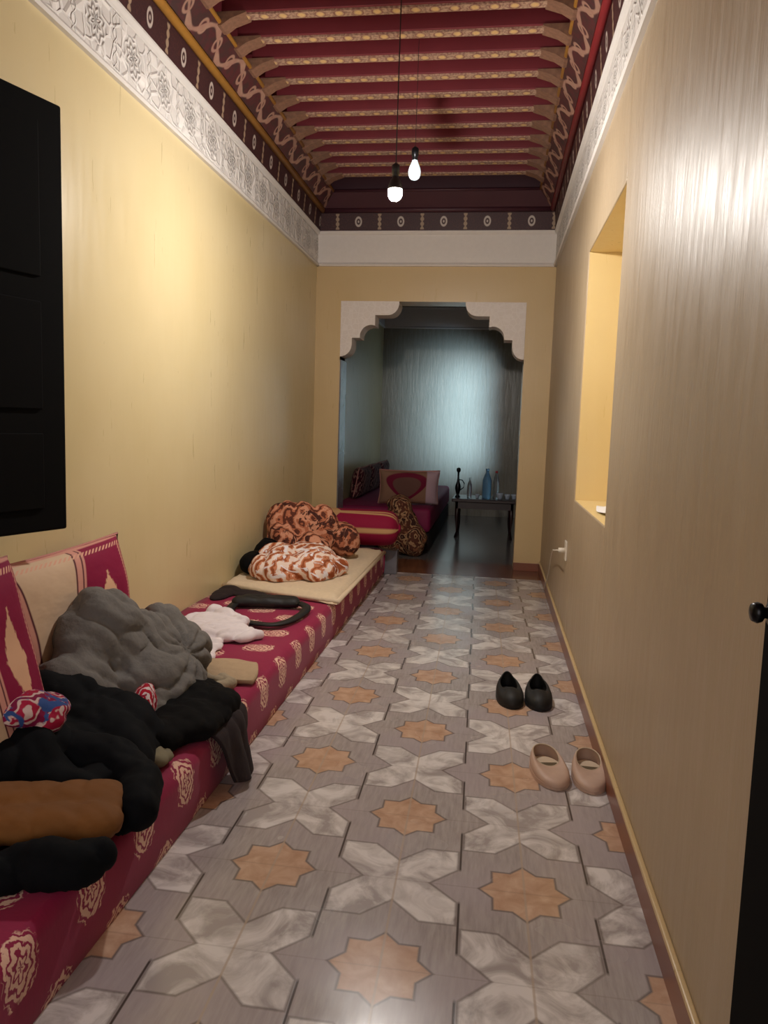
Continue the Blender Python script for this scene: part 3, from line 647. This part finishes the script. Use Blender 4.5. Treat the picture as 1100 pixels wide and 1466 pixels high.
tag(o, 'rolled taupe knitted cloth curled beside the dark pullover', 'cloth')
# waist bag with its strap
bag = empty('waist_bag', (-1.25, 4.22, ST)); tag(bag, 'flat black waist bag with a looped strap on the crimson banquette', 'bag')
loc(heap('pouch', [('c', (-1.42, 4.20, .262), (-1.12, 4.24, .262), .055, .05, .62), ('c', (-1.40, 4.28, .262), (-1.14, 4.31, .262), .045, .045, .6)], M_strap, bag, .009, 3, ST+.002, dirv=(1, 0, 0), freq=6, amp=.005, warp=.2, wsc=5, low=.004, lsc=10), bag)
sp = [(-1.44, 4.22, .25), (-1.43, 4.05, .245), (-1.38, 3.90, .24), (-1.30, 3.84, .24), (-1.20, 3.80, .24), (-1.10, 3.80, .24), (-1.04, 3.90, .24), (-1.01, 4.05, .245), (-1.02, 4.18, .25), (-1.09, 4.26, .255)]
V = []; Fc = []
pts = []
for i in range(len(sp)-1):
    g_ = lambda k: Vector(sp[max(0, min(len(sp)-1, k))])
    for t in range(6): pts.append(cr(g_(i-1), g_(i), g_(i+1), g_(i+2), t/6))
pts.append(Vector(sp[-1]))
for i, p in enumerate(pts):
    t = (pts[min(i+1, len(pts)-1)]-pts[max(i-1, 0)]).normalized(); a = Vector((-t.y, t.x, 0)).normalized()*.024
    V += [p-a-bag.location, p+a-bag.location]
for i in range(len(pts)-1): Fc.append((2*i, 2*i+1, 2*i+3, 2*i+2))
o = mesh('strap', V, Fc, M_strap, bag, True); md = o.modifiers.new('t', 'SOLIDIFY'); md.thickness = .012
# cream pad on the far half
pd = empty('mattress_pad', (-1.3, 5.4, ST)); tag(pd, 'thin cream mattress pad on the far half of the crimson banquette', 'mattress pad')
V = []; UV = []; Fc = []; nu, nv = 26, 44
cor = [(-1.695, 4.66), (-.885, 4.40), (-.875, 6.30), (-1.69, 6.34)]
for top in (1, 0):
    for i in range(nv+1):
        for j in range(nu+1):
            s_, t = j/nu, i/nv; a = Vector(cor[0]).lerp(Vector(cor[1]), s_); b = Vector(cor[3]).lerp(Vector(cor[2]), s_); p = a.lerp(b, t)
            ed = min(s_*.8, (1-s_)*.8, t*1.8, (1-t)*1.8); z = .232+(.042*min(1, (ed/.02))**.5+.005*math.sin(p.x*45)*math.sin(p.y*45)+.006*noise.noise(Vector((p.x*5, p.y*5, 0))) if top else 0)
            V.append((p.x+1.3, p.y-5.4+.015*math.sin(p.x*9)*(1-t), z-ST))
m_ = (nu+1)*(nv+1)
for s_ in (0, 1):
    for i in range(nv):
        for j in range(nu):
            q = [s_*m_+i*(nu+1)+j, s_*m_+i*(nu+1)+j+1, s_*m_+(i+1)*(nu+1)+j+1, s_*m_+(i+1)*(nu+1)+j]; Fc.append(q if not s_ else q[::-1])
mesh('pad_cover', V, Fc, M_pad, pd, True)
MB().tube([(cor[0][0]+1.3, cor[0][1]-5.4, .02), (cor[1][0]+1.3, cor[1][1]-5.4, .02), (cor[2][0]+1.3, cor[2][1]-5.4, .02)], .016, 8).build('hem', M_pad, pd, True)
o = heap('printed_blanket', [('e', (-1.38, 4.86, .33), (.20, .16, .10), 5), ('e', (-1.18, 5.0, .34), (.17, .22, .11), -10), ('e', (-1.28, 5.25, .35), (.2, .2, .11)), ('c', (-1.05, 5.05, .33), (-1.30, 5.45, .37), .075, .07), ('e', (-1.45, 5.12, .35), (.16, .2, .11)), ('c', (-1.12, 4.82, .32), (-1.03, 5.1, .33), .06, .07)],
     M_orange, None, .010, 7, .278, dirv=(.7, -.6, .3), freq=7, amp=.036, warp=.25, wsc=3.5, low=.016, lsc=7, seed=9)
tag(o, 'heaped rust, orange and white printed blanket on the cream pad', 'blanket')
o = heap('printed_pillow', [('e', (-1.54, 5.58, .50), (.14, .12, .22), 20), ('e', (-1.42, 5.60, .50), (.15, .12, .215), 0), ('e', (-1.28, 5.66, .49), (.13, .12, .20), 0), ('e', (-1.12, 5.74, .42), (.13, .11, .13)), ('e', (-1.30, 5.45, .38), (.15, .1, .12)), ('e', (-1.52, 5.45, .42), (.12, .10, .14))],
     M_brownp, None, .013, 4, .278, dirv=(.8, .2, .5), freq=7, amp=.034, warp=.22, wsc=3, low=.015, lsc=6, seed=1)
tag(o, 'rust and brown patterned blanket bundle propped against the left wall behind the printed blanket', 'blanket')
o = heap('black_garment', [('e', (-1.60, 5.0, .34), (.085, .15, .08)), ('e', (-1.58, 5.25, .36), (.09, .16, .11))], M_darkg, None, .011, 3, .278, dirv=(0, 1, 0), freq=8, amp=.012, warp=.3, wsc=4, low=.01, lsc=8)
tag(o, 'small black garment squeezed between the left wall and the printed blanket', 'garment')
o = heap('dark_cover', [('e', (-1.62, 4.55, .235), (.07, .26, .022), 0), ('e', (-1.5, 4.53, .232), (.16, .08, .016), -15)], M_dkmaroon, None, .008, 2, ST+.001, dirv=(0, 1, 0), freq=8, amp=.006, warp=.3, wsc=4, low=.004, lsc=8)
tag(o, 'dark maroon cloth showing under the near wall corner of the cream pad', 'cloth')
# bolster
bo = empty('bolster', (-1.15, 6.47, .274+.155)); tag(bo, 'round crimson and gold bolster lying across the far end of the cream pad', 'bolster')
V = []; UV = []; Fc = []; k1, k2 = 30, 28
for i in range(k1+1):
    t = i/k1; x = -.38+.76*t; rr = .158*min(1, (1-(abs(2*t-1))**9))**.5 if 0 < t < 1 else .02
    for j in range(k2+1):
        th = 2*math.pi*j/k2; V.append((x, -rr*math.sin(th)*1.05, -rr*math.cos(th)*.98)); UV.append((t, j/k2))
for i in range(k1):
    for j in range(k2): Fc.append((i*(k2+1)+j, i*(k2+1)+j+1, (i+1)*(k2+1)+j+1, (i+1)*(k2+1)+j))
mesh('bolster_cover', V, Fc, M_bolster, bo, True, UV)
for x in (-.375, .375): 
    MB().tube([(x, 0, 0), (x*1.04, 0, 0)], [.05, .02], 12).build('end_button', M_bolster, bo, True)

# ------------------------------------------------------------------ shoes
def shoe(nm, locn, rz, L, W, Hh, up, ins, sole, label, group, heelh=1.0, clog=False):
    e = empty(nm, (locn[0], locn[1], 0), R(rz)); tag(e, label, 'shoe', group)
    K, m_ = 48, 12; V = []; Fc = []
    y0, y1 = (.045, .56) if clog else (.05, .60)
    for k in range(K):
        ph = 2*math.pi*k/K; t = .5-.5*math.cos(ph); tt = max(.0, min(1, t))
        wo = W/2*(max(0, 1-abs(2*tt-1)**2.7))**.5*(.84+.12*math.sin(math.pi*tt)+.12*tt); sx_ = 1 if ph < math.pi else -1
        ox, oy = sx_*wo, L*t
        ti = y0+(y1-y0)*t; wi = W*(.40 if clog else .37)*(max(0, 1-abs(2*t-1)**2.4))**.5*(.92+.1*t); ix, iy = sx_*wi, L*ti
        zr = Hh*(1.0-.42*t+.05*math.sin(math.pi*t)) if clog else Hh*(1.12-.75*t+.42*t*t)
        if not clog: zr += .016*max(0, 1-abs(t-.0)/.10)+.012*max(0, 1-abs(t-1)/.12)
        for j in range(m_+1):
            q = j/m_; a = q**2.1; bul = 1+.05*math.sin(math.pi*min(1, q*2))
            z = .010+(zr-.010)*(1-(1-q)**2.4)
            V.append((ox*bul+(ix-ox)*a, oy+(iy-oy)*a, z))
    for k in range(K):
        for j in range(m_): n2 = (k+1) % K; Fc.append((k*(m_+1)+j, n2*(m_+1)+j, n2*(m_+1)+j+1, k*(m_+1)+j+1))
    o = mesh('upper', V, Fc, up, e, True); md = o.modifiers.new('t', 'SOLIDIFY'); md.thickness = .004; md.offset = 0
    rim = [V[k*(m_+1)+m_] for k in range(K)]; rim.append(rim[0])
    MB().tube(rim, .003, 6, False).build('rim_binding', M_rim if clog else up, e, True)
    def flat(name, z0, z1, k, mat, y0=0, y1=1, par=e):
        m = MB(); poly = []
        for sg in (1, -1):
            rng_ = range(0, 25) if sg > 0 else range(24, -1, -1)
            for i in rng_:
                t = y0+(y1-y0)*i/24; tt = max(.002, min(.998, t)); ww = W/2*(1-abs(2*tt-1)**3.2)**.5*(.86+.16*math.sin(math.pi*tt)+.10*tt)*k
                poly.append((sg*ww, L*(t*(2*k-1 if k < 1 else 1)+(1-(2*k-1 if k < 1 else 1))/2)))
        m.prism(poly, lambda p, q, d: (p, q, d), z0, z1); return m.build(name, mat, par, False, 0)
    flat('sole', .001, .016, 1.02, sole); ip = flat('insole', .018, .024, .90, ins)
    m = MB(); m.box((-W*.20, L*.20, .025), (W*.20, L*.29, .027)) if not clog else m.box((-W*.34, L*.34, .025), (W*.34, L*.50, .027))
    m.build('heel_label', M_lbl if not clog else M_lblp, ip)
    return e
shoe('shoe', (.118, 3.785), 186, .285, .118, .072, M_shoeb, M_insb, M_shoeb, 'left shoe of the black slip-on pair on the tiles', 'black slip-on shoes')
shoe('shoe', (.268, 3.785), 181, .285, .118, .072, M_shoeb, M_insb, M_shoeb, 'right shoe of the black slip-on pair on the tiles', 'black slip-on shoes')
shoe('clog', (.240, 2.985), 191, .275, .122, .066, M_shoep, M_insp, M_shoep, 'left clog of the pinkish beige pair, its heel turned left', 'pinkish beige clogs', clog=True)
shoe('clog', (.418, 2.985), 179, .275, .118, .066, M_shoep, M_insp, M_shoep, 'right clog of the pinkish beige pair, closest to the right wall', 'pinkish beige clogs', clog=True)

# ------------------------------------------------------------------ wall socket, cable, paper on the sill
sk = empty('wall_socket', (XR, 4.80, .57)); tag(sk, 'white wall socket with a plug low on the right wall below the niche', 'wall socket')
MB().box((-.010, -.045, -.06), (0, .045, .06)).build('socket_plate', M_wcable, sk, bevel=.003)
MB().tube([(-.008, .0, .0), (-.05, .0, .0)], .016, 12).build('plug', M_wcable, sk, True)
cb = [(-.05, 0, 0), (-.072, .05, -.01), (-.06, .3, -.05), (-.035, .7, -.16), (-.02, 1.0, -.30), (-.018, 1.25, -.45), (-.022, 1.4, -.555)]
cp = []
for i in range(len(cb)-1):
    g_ = lambda k: Vector(cb[max(0, min(len(cb)-1, k))])
    for t in range(5): cp.append(cr(g_(i-1), g_(i), g_(i+1), g_(i+2), t/5))
o = MB().tube(cp, .004, 6).build('power_cable', M_wcable, None, True); o.location = sk.location; tag(o, 'thin pale cable running from the wall socket down the right wall', 'cable')
o = sheet('paper', [[(XR+.05, 3.72, .925), (XR+.16, 3.75, .918), (XR+.26, 3.78, .93)], [(XR+.04, 3.86, .918), (XR+.15, 3.88, .96), (XR+.26, 3.90, .925)], [(XR+.06, 4.02, .93), (XR+.17, 4.04, .92), (XR+.27, 4.04, .94)]], M_paper, None, 6, .002)
tag(o, 'crumpled white paper on the sill of the right wall niche', 'paper')

# ------------------------------------------------------------------ far room
fs = empty('far_banquette', (-1.17, 9.6, 0)); tag(fs, 'dark crimson banquette along the left wall of the far room', 'sofa')
MB().box((-.53, -1.68, 0), (.54, 1.7, .20)).build('base', M_dkmaroon, fs, bevel=.02)
MB().box((-.53, -1.70, .20), (.55, 1.7, .46)).build('seat_cushion', plain('deep_crimson_velvet', '7a0c42', .7, .2, 8), fs, True, .05, 4)
place_cushion('heart_cushion', (-.90, 8.25, .47), 12, 12, .66, .38, .16, M_heart, 'large cushion with a dark crimson heart outline on the far room banquette')
for i, (y, z) in enumerate(((8.9, .47), (9.7, .47), (10.5, .47))):
    place_cushion('back_cushion', (-1.57, y, z), -90, -10, .7, .36, .16, M_darkcush, 'dark patterned back cushion on the far banquette, '+('nearest', 'middle', 'farthest')[i]+' of the three on the left wall', 'back cushions in the far room')
o = heap('folded_blanket', [('e', (-.90, 7.68, .28), (.17, .14, .27)), ('e', (-.76, 7.66, .16), (.13, .14, .16)), ('e', (-1.0, 7.66, .2), (.16, .14, .2)), ('e', (-.92, 7.68, .52), (.13, .1, .09))], M_tan, None, .014, 3, .002, dirv=(1, 0, .2), freq=7, amp=.025, warp=.3, wsc=3, low=.02, lsc=6)
tag(o, 'brown and tan blanket piled just beyond the arch, before the far banquette', 'blanket')
tb = empty('low_table', (-.08, 9.42, 0)); tag(tb, 'low dark red-brown wooden table in the far room', 'table')
MB().box((-.39, -.30, .43), (.39, .30, .47)).build('table_top', M_wood, tb, bevel=.008)
MB().box((-.34, -.26, .35), (.34, -.235, .43)).box((-.34, .235, .35), (.34, .26, .43)).box((-.34, -.26, .35), (-.315, .26, .43)).box((.315, -.26, .35), (.34, .26, .43)).build('apron', M_wood, tb)
for sx_ in (-1, 1):
    for sy in (-1, 1):
        MB().tube([(sx_*.32, sy*.23, .43), (sx_*.325, sy*.235, .25), (sx_*.315, sy*.23, .12), (sx_*.33, sy*.245, 0)], [.030, .024, .018, .022], 10).build('leg', M_wood, tb, True)
tz = .471
ew = empty('ewer', (-.41, 9.32, tz)); tag(ew, 'tall slender black ewer on the left end of the low table', 'jug')
MB().lathe([(.035, 0), (.03, .012), (.016, .03), (.024, .06), (.036, .10), (.034, .14), (.017, .19), (.011, .25), (.012, .30), (.024, .315), (.026, .345), (.012, .36)], 18).build('ewer_body', M_metal, ew, True)
MB().tube([(.03, 0, .09), (.068, 0, .12), (.075, 0, .17), (.05, 0, .21), (.014, 0, .215)], .006, 8).build('handle', M_metal, ew, True)
def bottle(nm, x, y, hgt, rad, mat, capm, label):
    b = empty(nm, (x, y, tz)); tag(b, label, 'bottle')
    MB().lathe([(rad*.9, 0), (rad, .01), (rad, hgt*.58), (rad*.93, hgt*.64), (rad*.55, hgt*.80), (rad*.34, hgt*.88), (rad*.34, hgt*.93)], 18).build('bottle_body', mat, b, True)
    MB().lathe([(rad*.40, hgt*.93), (rad*.40, hgt), (.002, hgt+.001)], 14).build('bottle_cap', capm, b, True)
bottle('water_bottle', -.06, 9.34, .36, .055, M_blue, M_blue, 'blue plastic water bottle on the low table')
bottle('plastic_bottle', .05, 9.44, .33, .04, M_clear, M_cap, 'clear bottle with a red cap just right of the blue bottle')
bottle('slim_bottle', -.27, 9.36, .24, .028, M_clear, M_clear, 'slim clear bottle between the black ewer and the blue bottle')
for i, (x, y, s_, lb) in enumerate(((.10, 9.28, 1.2, 'white bowl-shaped cup nearest the blue bottle'), (.19, 9.30, 1, 'white cup in the middle of the right end of the low table'), (.27, 9.34, 1, 'white cup at the right end of the low table'), (-.17, 9.30, .8, 'small white cup left of the blue bottle'))):
    c_ = MB().lathe([(.018*s_, 0), (.022*s_, .004), (.034*s_, .05*s_), (.036*s_, .062*s_), (.032*s_, .060*s_), (.018*s_, .010)], 18).build('cup', M_cup, None, True); c_.location = (x, y, tz); tag(c_, lb, 'cup', 'cups on the low table')
